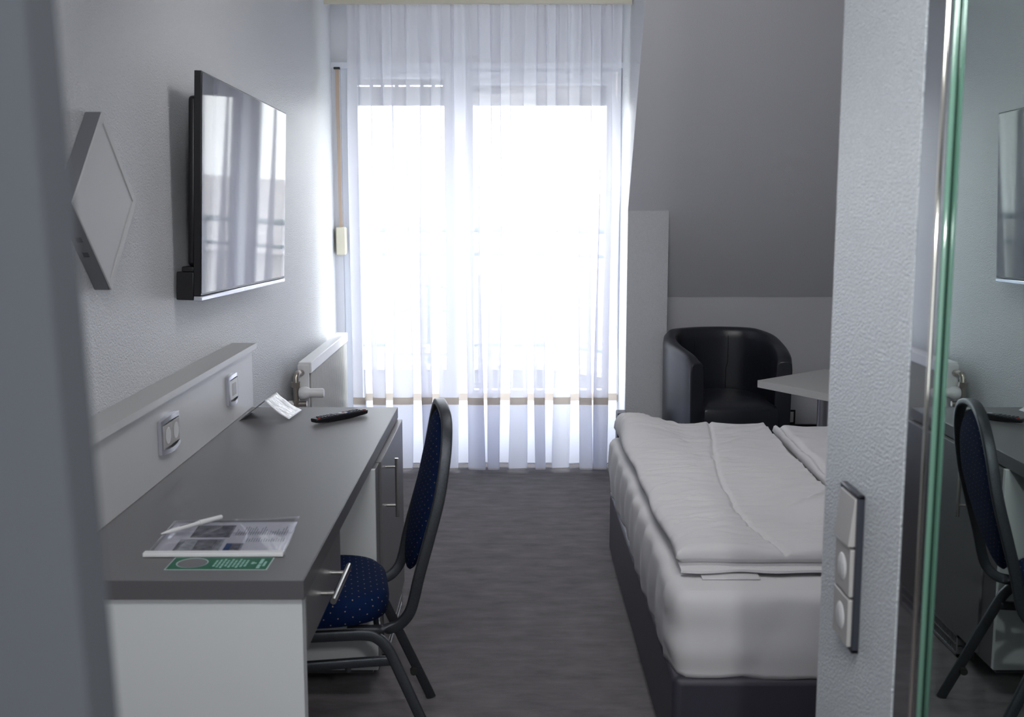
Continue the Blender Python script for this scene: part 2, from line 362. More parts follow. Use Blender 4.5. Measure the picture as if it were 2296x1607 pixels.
m.tube(spline([(-0.84, 7.72, 0.08), (-0.84, 7.70, 0.50), (-0.83, 7.78, 0.82), (-0.72, 7.80, 0.90), (-0.50, 7.80, 0.90), (-0.39, 7.78, 0.82), (-0.38, 7.70, 0.50), (-0.38, 7.72, 0.08)], 6), 0.012, 8, up=Vector((0, 1, 0)))
m.tube(spline([(-0.80, 7.76, 0.72), (-0.61, 7.79, 0.77), (-0.42, 7.76, 0.72)], 6), 0.010, 8)
m.build('back_hoop', M['rail_green'], bc, smooth=True)
rbox(-0.84, 7.28, 0.49, -0.38, 7.70, 0.51).build('seat', M['alu'], bc, bevel=0.005)
for x in (-0.82, -0.40): MB().cyl((x, 7.30, 0.08), (x, 7.30, 0.50), 0.011, 8).build('leg', M['rail_green'], bc, smooth=True)
struct(rbox(-80, 9, -9.6, 80, 160, -9.5).build('ground', M['land']), 'street level far below the balcony')
def house(x0, y0, x1, y1, zt, lab, roof=2.2):
    h = empty('building', ((x0 + x1) / 2, (y0 + y1) / 2, -9.5), 0, lab, 'building', 'houses across the street')
    rbox(x0, y0, -9.5, x1, y1, zt).build('wall', M['facade'], h)
    my = (y0 + y1) / 2
    MB().poly([(x0 - 0.4, y0 - 0.5, zt), (x0 - 0.4, y1 + 0.5, zt), (x0 - 0.4, my, zt + roof)], (x1 - x0 + 0.8, 0, 0)).build('roof', M['roof'], h)
    n = int((x1 - x0) / 2.4)
    for fl in range(3):
        for i in range(n):
            xx = x0 + (i + 0.5) * (x1 - x0) / n; zz = zt - 2.6 - fl * 2.9
            f = rbox(xx - 0.6, y0 - 0.06, zz, xx + 0.6, y0 + 0.02, zz + 1.5).build('window', M['coping'], h)
            rbox(xx - 0.5, y0 - 0.08, zz + 0.1, xx + 0.5, y0 - 0.055, zz + 1.4).build('pane', M['shutter'], h, parent=f)
house(-14, 28, -1.2, 38, 0.2, 'beige gabled house seen through the left half of the curtain')
house(0.8, 34, 12, 44, -0.6, 'beige gabled house seen through the right half of the curtain')

# ------------------------------------------------------------------ curtain rail and sheer curtain
cr = empty('curtain_rail', (-0.17, 6.10, 2.51), 0, 'beige metal curtain rail box under the ceiling', 'curtain rail')
rbox(-0.982, 6.06, 2.512, CX - 0.004, 6.075, CZ).build('front_fascia', M['beige'], cr, bevel=0.003)
rbox(-0.982, 6.076, 2.575, CX - 0.004, 6.24, CZ).build('rail_body', M['beige'], cr)
NF = 12
edges = [0.0]
for i in range(NF): edges.append(edges[-1] + random.uniform(0.75, 1.3))
edges = [e / edges[-1] for e in edges]
fa = [random.uniform(0.75, 1.15) for _ in range(NF + 1)]; fb = [random.uniform(0.016, 0.034) for _ in range(NF + 1)]
lean = [random.uniform(-0.02, 0.022) for _ in range(NF + 1)]
CXL, CXR, CZT, CZB = -0.880, 0.585, 2.535, 0.022
def curtain(u, z, off=0.0):
    i = 0
    while i < NF - 1 and u > edges[i + 1]: i += 1
    t = (u - edges[i]) / (edges[i + 1] - edges[i]); ph = 2 * math.pi * t
    w0 = min(t, 1 - t) * 2
    k = (CZT - z) / (CZT - CZB)
    A = (0.016 + 0.052 * min(1, k * 1.6)) * (fa[i] * w0 + (1 - w0))
    A2 = max(0, 1 - k * 5)
    x = CXL + (CXR - CXL) * u - (0.35 * fb[i] + 0.65 * fb[i] * min(1, k * 1.3)) * math.sin(2 * ph) + 0.012 * k * math.sin(u * 31 + 2 * z)
    x += w0 * lean[i] * k
    y = 6.165 - A * math.tanh(2.0 * math.sin(ph)) * 1.05 + 0.010 * A2 * math.sin(u * 260) + 0.006 * math.sin(u * 90 + z * 1.1) * k
    x += 0.004 * A2 * math.sin(u * 310 + 1)
    x -= 0.030 * (1 - k) * (0.5 - u) * -2 * 0
    if u > 0.93: x += (u - 0.93) * 0.9 * math.sin(math.pi * min(1, max(0, (z - 0.3) / 1.3))) * -0.35
    return Vector((min(x, CX - 0.012), y + off, z))
cu = empty('curtain', (-0.17, 6.165, 0.02), 0, 'long white sheer curtain with tan ribbon band drawn across the window', 'curtain')
NU = 900
m = MB(); m.grid(NU, 56, lambda a, c: curtain(a, CZB + (CZT - CZB) * c))
m.build('voile', None, cu, smooth=True, mats=[M['sheer'], M['sheer_low']], matf=lambda c: 1 if c.z + 0.02 < 0.385 else 0)
def bandgrid(z0, z1, off, n=2):
    m = MB(); m.grid(NU, n, lambda a, c: curtain(a, z0 + (z1 - z0) * c, off)); return m
bandgrid(0.384, 0.424, -0.0025).build('ribbon', M['ribbon'], cu, smooth=True)
bandgrid(0.018, 0.026, -0.003).build('hem', M['linen'], cu, smooth=True)

# ------------------------------------------------------------------ radiator
ra = empty('radiator', (-0.96, 5.65, 0.12), 0, 'cream ribbed panel radiator on the left wall by the curtain', 'radiator')
ry0, ry1, rx, rt, rb = 5.12, 6.27, -0.930, 0.765, 0.16
m = MB(); m.box(-0.965, ry0, rb, rx - 0.006, ry1, rt - 0.055)
n = 58
for i in range(n):
    y = ry0 + 0.01 + (ry1 - ry0 - 0.02) * (i + 0.5) / n
    m.box(rx - 0.006, y - 0.0045, rb + 0.01, rx + 0.002, y + 0.0045, rt - 0.055)
m.build('ribbed_panel', M['radiator'], ra, bevel=0.0015, seg=1)
m = MB(); m.box(-0.985, ry0 - 0.004, rt - 0.052, rx + 0.006, ry1, rt); m.build('top_cover', M['plastic_w'], ra, bevel=0.004)
rbox(-0.985, ry0 - 0.016, rb, rx - 0.004, ry0 - 0.004, rt - 0.01).build('side_cover', M['plastic_w'], ra, bevel=0.003)
rbox(WX + 0.001, 5.4, 0.3, -0.985, 5.45, 0.66).build('wall_bracket', M['radiator'], ra)
va = MB()
vx, vy = -0.982, ry0 - 0.078
va.tube(spline([(-0.965, ry0 - 0.005, 0.716), (-0.975, ry0 - 0.045, 0.722), (vx, vy + 0.008, 0.712), (vx, vy, 0.67)], 6), 0.014, 12)
va.cyl((vx, vy, 0.685), (vx, vy, 0.662), 0.022, 6).cyl((vx, vy, 0.67), (vx, vy, 0.56), 0.014, 16)
va.cyl((vx, vy, 0.60), (vx, vy, 0.572), 0.019, 6).cyl((vx, vy, 0.585), (-0.935, vy, 0.585), 0.013, 12).cyl((vx, vy, 0.57), (vx, vy, 0.04), 0.009, 12)
va.build('valve_pipe', M['brass'], ra, smooth=True, angle=40)
m = MB().lathe([(0.0001, 0), (0.024, 0), (0.030, 0.012), (0.031, 0.03), (0.024, 0.045), (0.021, 0.05), (0.022, 0.105), (0.018, 0.112), (0.0001, 0.113)], (-0.968, ry0 - 0.078, 0.635), 'x', 24)
m.build('thermostat_head', M['plastic_w'], ra, smooth=True, angle=35)
MB().cyl((-1.018, ry0 - 0.078, 0.585), (-0.992, ry0 - 0.078, 0.585), 0.014, 14).build('valve_cap', M['plastic_w'], ra, smooth=True, angle=40)
rbox(-0.972, ry0 - 0.060, 0.0, -0.958, ry0 - 0.045, 0.50).build('supply_pipe', M['radiator'], ra, bevel=0.004)

# ------------------------------------------------------------------ desk
dk = empty('desk', (-0.73, 3.0, 0), 0, 'long grey topped desk with white end panel along the left wall', 'desk')
DY0, DY1, DX0, DX1 = 2.190, 4.085, WX + 0.002, -0.423
rbox(DX0, DY0, 0.711, DX1 - 0.001, DY1, 0.750).build('desk_top', M['desk'], dk, bevel=0.0015)
m = MB(); m.box(DX1 - 0.001, DY0 - 0.001, 0.7105, DX1 + 0.001, DY1, 0.7495).box(DX0, DY0 - 0.0015, 0.7105, DX1 + 0.001, DY0, 0.7495); m.build('edge_band', M['desk_edge'], dk)
rbox(DX0, DY0 + 0.010, 0.0, DX1 - 0.006, DY0 + 0.048, 0.711).build('side_panel', M['white_lam'], dk, bevel=0.001)
df = rbox(DX1 - 0.022, DY0 + 0.050, 0.583, DX1 - 0.004, 2.70, 0.703).build('drawer_front', M['desk'], dk, bevel=0.0015)
rbox(-0.95, DY0 + 0.05, 0.590, DX1 - 0.022, 2.69, 0.70).build('drawer_box', M['white_lam'], dk)
def bar_handle(a, bq, posts, root, par, r=0.006, px=-0.427):
    m = MB().cyl(a, bq, r, 18)
    for p in posts: m.cyl(p, (px, p[1], p[2]), r * 0.75, 14)
    return m.build('handle', M['steel'], root, parent=par, smooth=True, angle=40)
bar_handle((-0.392, 2.365, 0.641), (-0.392, 2.605, 0.641), [(-0.392, 2.415, 0.641), (-0.392, 2.555, 0.641)], dk, df, 0.007)
# minibar cabinet under the far end
cb = empty('cabinet', (-0.73, 3.7, 0), 0, 'grey fronted cabinet with tall bar handle under the far end of the desk', 'cabinet')
rbox(DX0, 3.286, 0.078, -0.412, 3.304, 0.709).build('side_panel', M['white_lam'], cb, bevel=0.001)
m = MB(); m.box(DX0, 3.305, 0.06, -0.430, 4.075, 0.709); m.build('carcass', M['desk_edge'], cb)
m = MB(); m.box(-0.432, 3.3055, 0.078, -0.412, 3.395, 0.705); m.build('filler_strip', M['desk_edge'], cb, bevel=0.001)
dd = rbox(-0.425, 3.400, 0.085, -0.405, 4.075, 0.706).build('door', M['desk'], cb, bevel=0.0015)
bar_handle((-0.370, 3.52, 0.690), (-0.370, 3.52, 0.497), [(-0.370, 3.52, 0.662), (-0.370, 3.52, 0.535)], cb, dd, 0.006, -0.405)
rbox(DX0, 3.52, 0.0, -0.452, 4.07, 0.06).build('plinth', M['desk_edge'], cb)
vg = frame(-1, -1, 0, 0, 0.1, 0, 0) if False else MB()
gy0, gy1 = 3.56, 4.06
vg.box(-0.452, gy0, 0.004, -0.412, gy1, 0.014).box(-0.452, gy0, 0.070, -0.412, gy1, 0.082).box(-0.452, gy0, 0.004, -0.412, gy0 + 0.012, 0.082).box(-0.452, gy1 - 0.012, 0.004, -0.412, gy1, 0.082)
for i in range(36):
    y = gy0 + 0.016 + i * (gy1 - gy0 - 0.03) / 36; vg.box(-0.425, y, 0.014, -0.414, y + 0.005, 0.070)
vg.box(-0.425, gy0, 0.04, -0.413, gy1, 0.044)
vg.build('vent_grille', M['alu'], cb)
# raised ledge at the wall
lg = empty('wall_ledge', (-0.99, 3.1, 0.75), 0, 'pale ledge box with sockets along the back of the desk', 'ledge')
rbox(WX + 0.001, DY0 - 0.25, 0.751, -0.960, DY1 + 0.02, 0.967).build('front_panel', M['ledge_edge'], lg)
rbox(WX + 0.001, DY0 - 0.25, 0.967, -0.9425, DY1 + 0.025, 0.986).build('ledge_top', M['ledge'], lg, bevel=0.001)
rbox(-0.9424, DY0 - 0.25, 0.967, -0.9415, DY1 + 0.025, 0.986).build('edge_band', M['ledge_edge'], lg)
def socket_disc(m, c, axis, r=0.02, d=0.012, s=1):
    pr = [(r, 0), (r * 0.96, -d * s), (0.0001, -d * s)]
    m.lathe([(r * 1.12, 0.0005 * s), (r, 0.001 * s)] + [(r * 0.97, -0.004 * s)] + [(0.0001, -0.004 * s)], c, axis, 24); return m
X = -0.960
ds = empty('double_socket', (X, 3.05, 0.87), 0, 'silver framed double socket on the ledge panel nearer the camera', 'socket')
def curved_frame(y0, y1, z0, z1, dep, mname, root):
    # frame with gently arched face
    m = MB(); n = 14; t = 0.013
    def seg(a0, a1, zz0, zz1):
        def xf(y): q = (y - y0) / (y1 - y0) * 2 - 1; return X + dep * (0.62 + 0.38 * (1 - q * q))
        def bow(y, z): q = (y - y0) / (y1 - y0) * 2 - 1; return z + (0.006 * (1 - q * q) * (1 if z > (z0 + z1) / 2 else -1))
        for i in range(n):
            ya = a0 + (a1 - a0) * i / n; yb = a0 + (a1 - a0) * (i + 1) / n
            za, zb = (bow(ya, zz0), bow(ya, zz1)) ; zc, zd = (bow(yb, zz0), bow(yb, zz1))
            v = [m.bm.verts.new(p) for p in ((X + 0.0005, ya, za), (xf(ya), ya, za), (xf(ya), ya, zb), (X + 0.0005, ya, zb), (X + 0.0005, yb, zc), (xf(yb), yb, zc), (xf(yb), yb, zd), (X + 0.0005, yb, zd))]
            for f in ((0, 1, 2, 3), (7, 6, 5, 4), (1, 5, 6, 2), (0, 4, 5, 1), (3, 2, 6, 7), (0, 3, 7, 4)): m.face([v[k] for k in f])
    seg(y0, y1, z0, z0 + t); seg(y0, y1, z1 - t, z1)
    seg(y0, y0 + t, z0 + t, z1 - t); seg(y1 - t, y1, z0 + t, z1 - t)
    return m.build('frame', M['chrome'], root)
curved_frame(2.985, 3.155, 0.823, 0.915, 0.016, 'chrome', ds)
for y0 in (2.998, 3.071):
    ins = rbox(X, y0, 0.837, X + 0.0135, y0 + 0.070, 0.901).build('insert', M['plastic_g'], ds, bevel=0.001)
    socket_disc(MB(), (X + 0.0135, y0 + 0.035, 0.869), 'x', 0.021, s=1).build('recess', M['plastic_w'], ds, parent=ins, smooth=True, angle=30)
es = empty('wall_outlet', (X, 3.78, 0.87), 0, 'silver framed outlet with a square insert on the ledge panel farther from the camera', 'wall outlet')
curved_frame(3.715, 3.845, 0.824, 0.918, 0.016, 'chrome', es)
ins = rbox(X, 3.730, 0.838, X + 0.0125, 3.830, 0.904).build('insert', M['plastic_w'], es, bevel=0.001)
rbox(X + 0.0125, 3.756, 0.850, X + 0.0140, 3.804, 0.892).build('cover_plate', M['plastic_g'], es, parent=ins, bevel=0.0008)

# ------------------------------------------------------------------ television
tv = empty('television', (WX, 4.08, 1.53), 0, 'large flat television hung slightly crooked on the left wall', 'television')
TC = Vector((-0.938, 4.062, 1.5325))
TM = Matrix.Translation(TC) @ Matrix.Rotation(R(-1.55), 4, 'X') @ Matrix.Rotation(R(2.0), 4, 'Y')
hw, hh = 0.632, 0.343
m = MB().box(-0.022, -hw, -hh + 0.012, 0.0, hw, hh, TM); m.build('housing', M['black'], tv, bevel=0.002)
m = MB().box(0.0, -hw + 0.005, -hh + 0.02, 0.0012, hw - 0.005, hh - 0.005, TM); m.build('screen', M['screen'], tv)
m = MB().box(-0.022, -hw, -hh - 0.004, 0.003, hw, -hh + 0.011, TM); m.build('bottom_strip', M['bottom_strip'], tv, bevel=0.0025)
m = MB().box(-0.050, -hw + 0.03, -hh + 0.1, -0.022, hw - 0.05, hh - 0.07, TM); m.build('rear_bulge', M['black'], tv, bevel=0.012, seg=3)
m = MB().box(-0.076, -hw + 0.004, -hh - 0.002, -0.0225, -hw + 0.40, -hh + 0.084, TM); m.box(-0.06, -hw + 0.006, -hh + 0.084, -0.0225, -hw + 0.32, -hh + 0.10, TM)
m.build('rear_box', M['black'], tv, bevel=0.003)
rbox(WX + 0.001, 3.9, 1.40, -0.982, 4.2, 1.66).build('wall_bracket', M['black'], tv)
# square lamp standing on its corner
lp = empty('wall_lamp', (WX, 2.775, 1.509), 0, 'square flat wall lamp mounted on its corner like a diamond', 'wall lamp')
LM = Matrix.Translation((WX, 2.775, 1.507)) @ Matrix.Rotation(R(45), 4, 'X')
s2 = 0.153; T = 0.041
MB().box(0.0005, -s2, -s2, T - 0.002, s2, s2, LM).build('housing', M['led_frame'], lp, bevel=0.002)
m = MB(); f = 0.019
for q in ((-s2, -s2, s2, -s2 + f), (-s2, s2 - f, s2, s2), (-s2, -s2 + f, -s2 + f, s2 - f), (s2 - f, -s2 + f, s2, s2 - f)): m.box(T - 0.002, q[0], q[1], T + 0.0025, q[2], q[3], LM)
m.build('front_frame', M['led'], lp, bevel=0.0012)
MB().box(T - 0.002, -s2 + f, -s2 + f, T - 0.0002, s2 - f, s2 - f, LM).build('diffuser', M['led'], lp)
for o_ in (-0.03, 0.022):
    m = MB()
    for k in range(3): m.box(0.012, -s2 - 0.0006, o_ + k * 0.006, 0.026, -s2 + 0.0001, o_ + k * 0.006 + 0.0022, LM)
    m.build('vent_slots', M['rubber'], lp)
lp.rotation_euler = (0, 0, 0)

# ------------------------------------------------------------------ things on the desk
ZT = 0.7500
fo = empty('folder', (-0.65, 2.47, ZT), 0, 'clear plastic folder with printed papers and white spine bar on the desk', 'folder')
A0, A1, A2, A3 = Vector((-0.790, 2.345)), Vector((-0.806, 2.600)), Vector((-0.508, 2.607)), Vector((-0.494, 2.348))
def fold(u, v): return A0 * (1 - u) * (1 - v) + A1 * (1 - u) * v + A2 * u * v + A3 * u * (1 - v)
def sheet(u0, u1, v0, v1, z, name, mt, par=None, cur=0.0, nx=16, ny=10, sol=0.0008):
    m = MB()
    def fn(a, c):
        u = u0 + (u1 - u0) * a; v = v0 + (v1 - v0) * c; p = fold(u, v)
        return (p.x, p.y, ZT + z + cur * (v ** 6) * (0.2 + u * u) * 0.007 + 0.0012 * cur * math.sin(u * 9 + v * 5))
    m.grid(nx, ny, fn); return m.build(name, mt, fo, parent=par, smooth=True, solid=sol)
pp = sheet(0.02, 0.985, 0.04, 0.97, 0.0015, 'paper', M['paper'])
sheet(0.16, 0.50, 0.04, 0.44, 0.0022, 'printed_photo', M['photo_mid'], pp); sheet(0.22, 0.52, 0.50, 0.86, 0.0022, 'printed_photo', M['photo_dark'], pp)
sheet(0.30, 0.45, 0.08, 0.40, 0.0030, 'printed_photo', M['photo_dark'], pp); sheet(0.53, 0.575, 0.04, 0.32, 0.0024, 'printed_photo', M['blue_ink'], pp); sheet(0.575, 0.66, 0.04, 0.32, 0.0024, 'printed_photo', M['photo_dark'], pp)
m = MB()
for i in range(22):
    u = 0.555 + i * 0.0185
    for (v0, v1) in ((0.36, 0.36 + random.uniform(.06, .12)), (0.56, 0.56 + random.uniform(.1, .28))):
        if u < 0.66 and v0 < 0.4: continue
        a, c, d, e = fold(u, v0), fold(u, v1), fold(u + 0.005, v1), fold(u + 0.005, v0)
        m.poly([(q.x, q.y, ZT + 0.0024) for q in (a, c, d, e)], (0, 0, 0.0004))
m.build('print_lines', M['ink'], fo, parent=pp)
sheet(0.0, 1.0, 0.03, 1.0, 0.0045, 'cover_foil', M['foil'], None, 1.0, 30, 20, 0.0006)
sheet(0.0, 0.99, 0.565, 0.595, 0.0062, 'foil_pocket_edge', M['foil'], None, 0.0, 20, 2, 0.0015)
m = MB(); p0, p1 = fold(-0.02, 0.0), fold(1.0, 0.0)
m.sweep([(p0.x, p0.y, ZT + 0.0055), (p1.x, p1.y, ZT + 0.0055)], [(-0.010, -0.0045), (0.010, -0.0045), (0.011, 0), (0.009, 0.0045), (-0.009, 0.0045), (-0.011, 0)]); m.build('spine_bar', M['plastic_w'], fo, bevel=0.001)
pe = empty('pen', (-0.733, 2.52, ZT + 0.0085), 0, 'white ballpoint pen lying across the clear folder', 'pen')
pa, pb = Vector((-0.792, 2.455, ZT + 0.0165)), Vector((-0.690, 2.588, ZT + 0.0175))
dpen = (pb - pa)
MB().cyl(pa + dpen * 0.16, pa + dpen * 0.62, 0.0052, 16).build('barrel', M['plastic_w'], pe, smooth=True, angle=40)
MB().cyl(pa + dpen * 0.16, pa, 0.0050, 16, 0.0015).build('tip', M['plastic_w'], pe, smooth=True, angle=40)
MB().cyl(pa + dpen * 0.62, pb, 0.0068, 16, 0.0052).build('cap', M['plastic_w'], pe, smooth=True, angle=40)
m = MB(); q0 = pa + dpen * 0.30 + Vector((0, 0, 0.0051)); q1 = pa + dpen * 0.55 + Vector((0, 0, 0.0052)); m.tube([q0, q1], 0.0012, 6); m.build('print', M['ink'], pe)
hg = empty('door_hanger', (-0.62, 2.298, ZT), 0, 'green door hanger card with a round hole and pale print', 'door hanger')
def rrect(x0, y0, x1, y1, r, n=6):
    pts = []
    for cx, cy, a0 in ((x1 - r, y1 - r, 0), (x0 + r, y1 - r, 90), (x0 + r, y0 + r, 180), (x1 - r, y0 + r, 270)):
        for k in range(n + 1): a = R(a0 + 90 * k / n); pts.append((cx + r * math.cos(a), cy + r * math.sin(a)))
    return pts
def card(x0, y0, x1, y1, r, cx, cy, cr_, z0, z1, name, mt, par=None):
    """rounded card with a round hole"""
    n = 64; m = MB(); rings = []
    for rr, z in ((0, z0), (1, z0), (1, z1), (0, z1)):
        ring = []
        for k in range(n):
            a = 2 * math.pi * k / n; dx, dy = math.cos(a), math.sin(a)
            if rr == 0: ring.append(m.bm.verts.new((cx + cr_ * dx, cy + cr_ * dy, z)))
            else:
                tx = ((x1 if dx > 0 else x0) - cx) / dx if abs(dx) > 1e-6 else 1e9; ty = ((y1 if dy > 0 else y0) - cy) / dy if abs(dy) > 1e-6 else 1e9
                t = min(tx, ty); ring.append(m.bm.verts.new((cx + t * dx, cy + t * dy, z)))
        rings.append(ring)
    # snap nearest ring points to the corners
    for rg in (rings[1], rings[2]):
        for c in ((x0, y0), (x1, y0), (x0, y1), (x1, y1)):
            v = min(rg, key=lambda v: (v.co.x - c[0]) ** 2 + (v.co.y - c[1]) ** 2); v.co.x, v.co.y = c
    for i in range(4):
        a, c = rings[i], rings[(i + 1) % 4]
        for k in range(n): m.face([a[k], a[(k + 1) % n], c[(k + 1) % n], c[k]])
    return m.build(name, mt, hg, parent=par)
HX0, HX1, HY0, HY1 = -0.725, -0.511, 2.254, 2.334
card(HX0, HY0, HX1, HY1, 0.006, -0.678, 2.298, 0.031, ZT + 0.0002, ZT + 0.0009, 'white_backing', M['card_edge'])
card(HX0 + 0.0025, HY0 + 0.0025, HX1 - 0.0025, HY1 - 0.0025, 0.005, -0.678, 2.298, 0.0335, ZT + 0.0009, ZT + 0.0014, 'green_face', M['green'])
m = MB(); xx = -0.630
rng = random.Random(3)
for i in range(9):        # illegible small lines set across the card
    wl = rng.uniform(0.036, 0.060); y = 2.294 - wl / 2
    while y < 2.294 + wl / 2:
        l = rng.uniform(0.007, 0.016); m.box(xx, y, ZT + 0.0014, xx + 0.0045, min(y + l, 2.294 + wl / 2), ZT + 0.0017); y += l + 0.0028
    xx += 0.0082
m.box(-0.552, 2.289, ZT + 0.0014, -0.546, 2.303, ZT + 0.0017).box(-0.547, 2.292, ZT + 0.0014, -0.541, 2.298, ZT + 0.0017)
for (x_, wd_, ya, yb) in ((-0.536, 0.007, 2.262, 2.286), (-0.536, 0.007, 2.290, 2.322), (-0.5255, 0.005, 2.276, 2.306)): m.box(x_, ya, ZT + 0.0014, x_ + wd_, yb, ZT + 0.0017)
m.build('print', M['green_ink'], hg)
# tent card
tcn = empty('tent_card', (-0.86, 3.9, ZT), 0, 'small folded glossy card standing like a tent by the wall', 'card')
def tent(p00, p01, p10, p11, name, mt):
    m = MB(); V = [Vector(p) for p in (p00, p01, p10, p11)]
    def fn(a, c):
        p = V[0] * (1 - a) * (1 - c) + V[1] * (1 - a) * c + V[2] * a * (1 - c) + V[3] * a * c
        p.z += 0.002 * noise.noise(Vector((a * 4, c * 4, 1))) + 0.006 * math.sin(math.pi * a) * (-1 if name == 'right_flap' else 0); return p
    m.grid(14, 14, fn); return m.build(name, mt, tcn, smooth=True, solid=0.0006)
tent((-0.861, 3.850, 0.818), (-0.850, 4.000, 0.820), (-0.772, 3.822, 0.757), (-0.757, 3.980, 0.759), 'right_flap', M['glossy_paper'])
tent((-0.861, 3.850, 0.818), (-0.850, 4.000, 0.820), (-0.948, 3.828, 0.751), (-0.940, 3.985, 0.751), 'left_flap', M['paper'])
# remote control
rc = empty('remote_control', (-0.60, 3.85, ZT), math.atan2(0.190, 0.168), 'black remote control on the far end of the desk', 'remote control')
L2 = 0.116; W2 = 0.022
m = MB(); secs = []
for t_ in [i / 16 for i in range(17)]:
    x = -L2 + 2 * L2 * t_; e = 1 - 0.25 * abs(2 * t_ - 1) ** 12
    wv = W2 * e * (1 - 0.10 * math.sin(math.pi * t_)); h0 = 0.006 * (2 * t_ - 1) ** 2; h1 = 0.021 - 0.001 * math.cos(6 * t_)
    secs.append([(x, -wv, h1 * 0.75), (x, -wv * 0.8, h0 + 0.001), (x, wv * 0.8, h0 + 0.001), (x, wv, h1 * 0.75), (x, wv * 0.9, h1), (x, -wv * 0.9, h1)])
rs = [[m.bm.verts.new(p) for p in s_] for s_ in secs]
for i in range(16):
    for k in range(6): m.face([rs[i][k], rs[i][(k + 1) % 6], rs[i + 1][(k + 1) % 6], rs[i + 1][k]])
m.face(rs[0][::-1]); m.face(rs[-1]); m.build('body', M['black'], rc, local=True, bevel=0.002, smooth=True, angle=50)
def btn(x, y, sx, sy, mt, h=0.0235, nm='button'): MB().box(x - sx, y - sy, 0.0185, x + sx, y + sy, h).build(nm, mt, rc, local=True, bevel=0.0012)
for i in range(5):
    for y in (-0.012, 0, 0.012): btn(-0.088 + i * 0.0145, y, 0.0045, 0.0042, M['plastic_d'])
btn(-0.102, -0.012, 0.004, 0.004, M['red'])
MB().cyl((0.002, 0, 0.018), (0.002, 0, 0.0232), 0.0165, 24).build('dial', M['plastic_d'], rc, local=True, smooth=True, angle=40)
MB().cyl((0.002, 0, 0.018), (0.002, 0, 0.0238), 0.007, 20).build('centre_button', M['chrome'], rc, local=True, smooth=True, angle=40)
btn(0.026, 0.012, 0.005, 0.004, M['red']); btn(0.026, 0.0, 0.005, 0.004, M['plastic_w']); btn(0.026, -0.012, 0.005, 0.004, M['blue_ink'])
for i in range(4):
    for y in (-0.012, 0, 0.012): btn(0.042 + i * 0.0145, y, 0.0045, 0.0042, M['plastic_d'])
btn(0.103, -0.010, 0.005, 0.004, M['red'])

# ------------------------------------------------------------------ banquet chair
ch = empty('banquet_chair', (-0.361, 3.0, 0), R(189.3), 'blue dotted banquet chair with round back pushed under the desk', 'chair')
sq = [(-0.0125, -0.010), (0.0125, -0.010), (0.0125, 0.010), (-0.0125, 0.010)]
def rprof(w, h, r=0.004):
    out = []
    for sx, sy, a0 in ((1, 1, 0), (-1, 1, 90), (-1, -1, 180), (1, -1, 270)):
        for k in range(3): a = R(a0 + 45 * k); out.append((sx * (w - r) + r * math.cos(a), sy * (h - r) + r * math.sin(a)))
    return out
half = [(0.10, 0.178, 0.400), (0.03, 0.188, 0.400), (0.001, 0.195, 0.401), (-0.032, 0.197, 0.411), (-0.058, 0.200, 0.438), (-0.072, 0.202, 0.475), (-0.088, 0.205, 0.545), (-0.114, 0.205, 0.639), (-0.142, 0.200, 0.744), (-0.160, 0.185, 0.846), (-0.168, 0.155, 0.905), (-0.171, 0.115, 0.938), (-0.170, 0.06, 0.955), (-0.169, 0, 0.960)]
path = half + [(x, -y, z) for x, y, z in half[::-1][1:]]
m = MB().sweep(spline(path, 5), rprof(0.0085, 0.0145), up=Vector((1, 0.0, 0.001))); m.build('back_frame', M['hammer'], ch, local=True, smooth=True, angle=50)
# each side: seat rail bending down into the rear leg
for sgn in (1, -1):
    pth = [(0.44, 0.185 * sgn, 0.392), (0.30, 0.19 * sgn, 0.392), (0.122, 0.197 * sgn, 0.392), (0.05, 0.199 * sgn, 0.390), (0.018, 0.201 * sgn, 0.376), (-0.003, 0.204 * sgn, 0.352), (-0.018, 0.207 * sgn, 0.322), (-0.070, 0.221 * sgn, 0.20), (-0.155, 0.243 * sgn, 0.002)]
    m = MB().sweep(spline(pth, 6), rprof(0.0140, 0.0090), up=Vector((0, 1, 0))); m.build('rear_leg', M['hammer'], ch, local=True, smooth=True, angle=50)
    pth = [(0.436, 0.200 * sgn, 0.384), (0.445, 0.204 * sgn, 0.350), (0.46, 0.212 * sgn, 0.29), (0.52, 0.240 * sgn, 0.002)]
    m = MB().sweep(spline(pth, 6), rprof(0.0140, 0.0090), up=Vector((0, 1, 0))); m.build('front_leg', M['hammer'], ch, local=True, smooth=True, angle=50)
    m = MB().sweep([(-0.012, 0.203 * sgn, 0.318), (0.458, 0.209 * sgn, 0.318)], rprof(0.009, 0.0125)); 
    m.cyl((0.10, 0.205 * sgn, 0.31), (0.10, 0.205 * sgn, 0.297), 0.008, 10); m.build('side_stretcher', M['hammer'], ch, local=True, smooth=True, angle=50)
    m = MB().box(-0.150, 0.225 * sgn - 0.006, 0.085, -0.085, 0.225 * sgn + 0.006, 0.105) if False else MB().cyl((-0.10, 0.220 * sgn - 0.012 * sgn, 0.10), (-0.10, 0.220 * sgn + 0.006 * sgn, 0.10), 0.011, 12)
    m.build('stacking_bumper', M['rubber'], ch, local=True, smooth=True, angle=50)
MB().sweep([(0.02, -0.19, 0.385), (0.02, 0.19, 0.385)], rprof(0.009, 0.009)).build('seat_bearer', M['hammer'], ch, local=True)
MB().sweep([(0.36, -0.18, 0.385), (0.36, 0.18, 0.385)], rprof(0.009, 0.009)).build('seat_bearer', M['hammer'], ch, local=True)
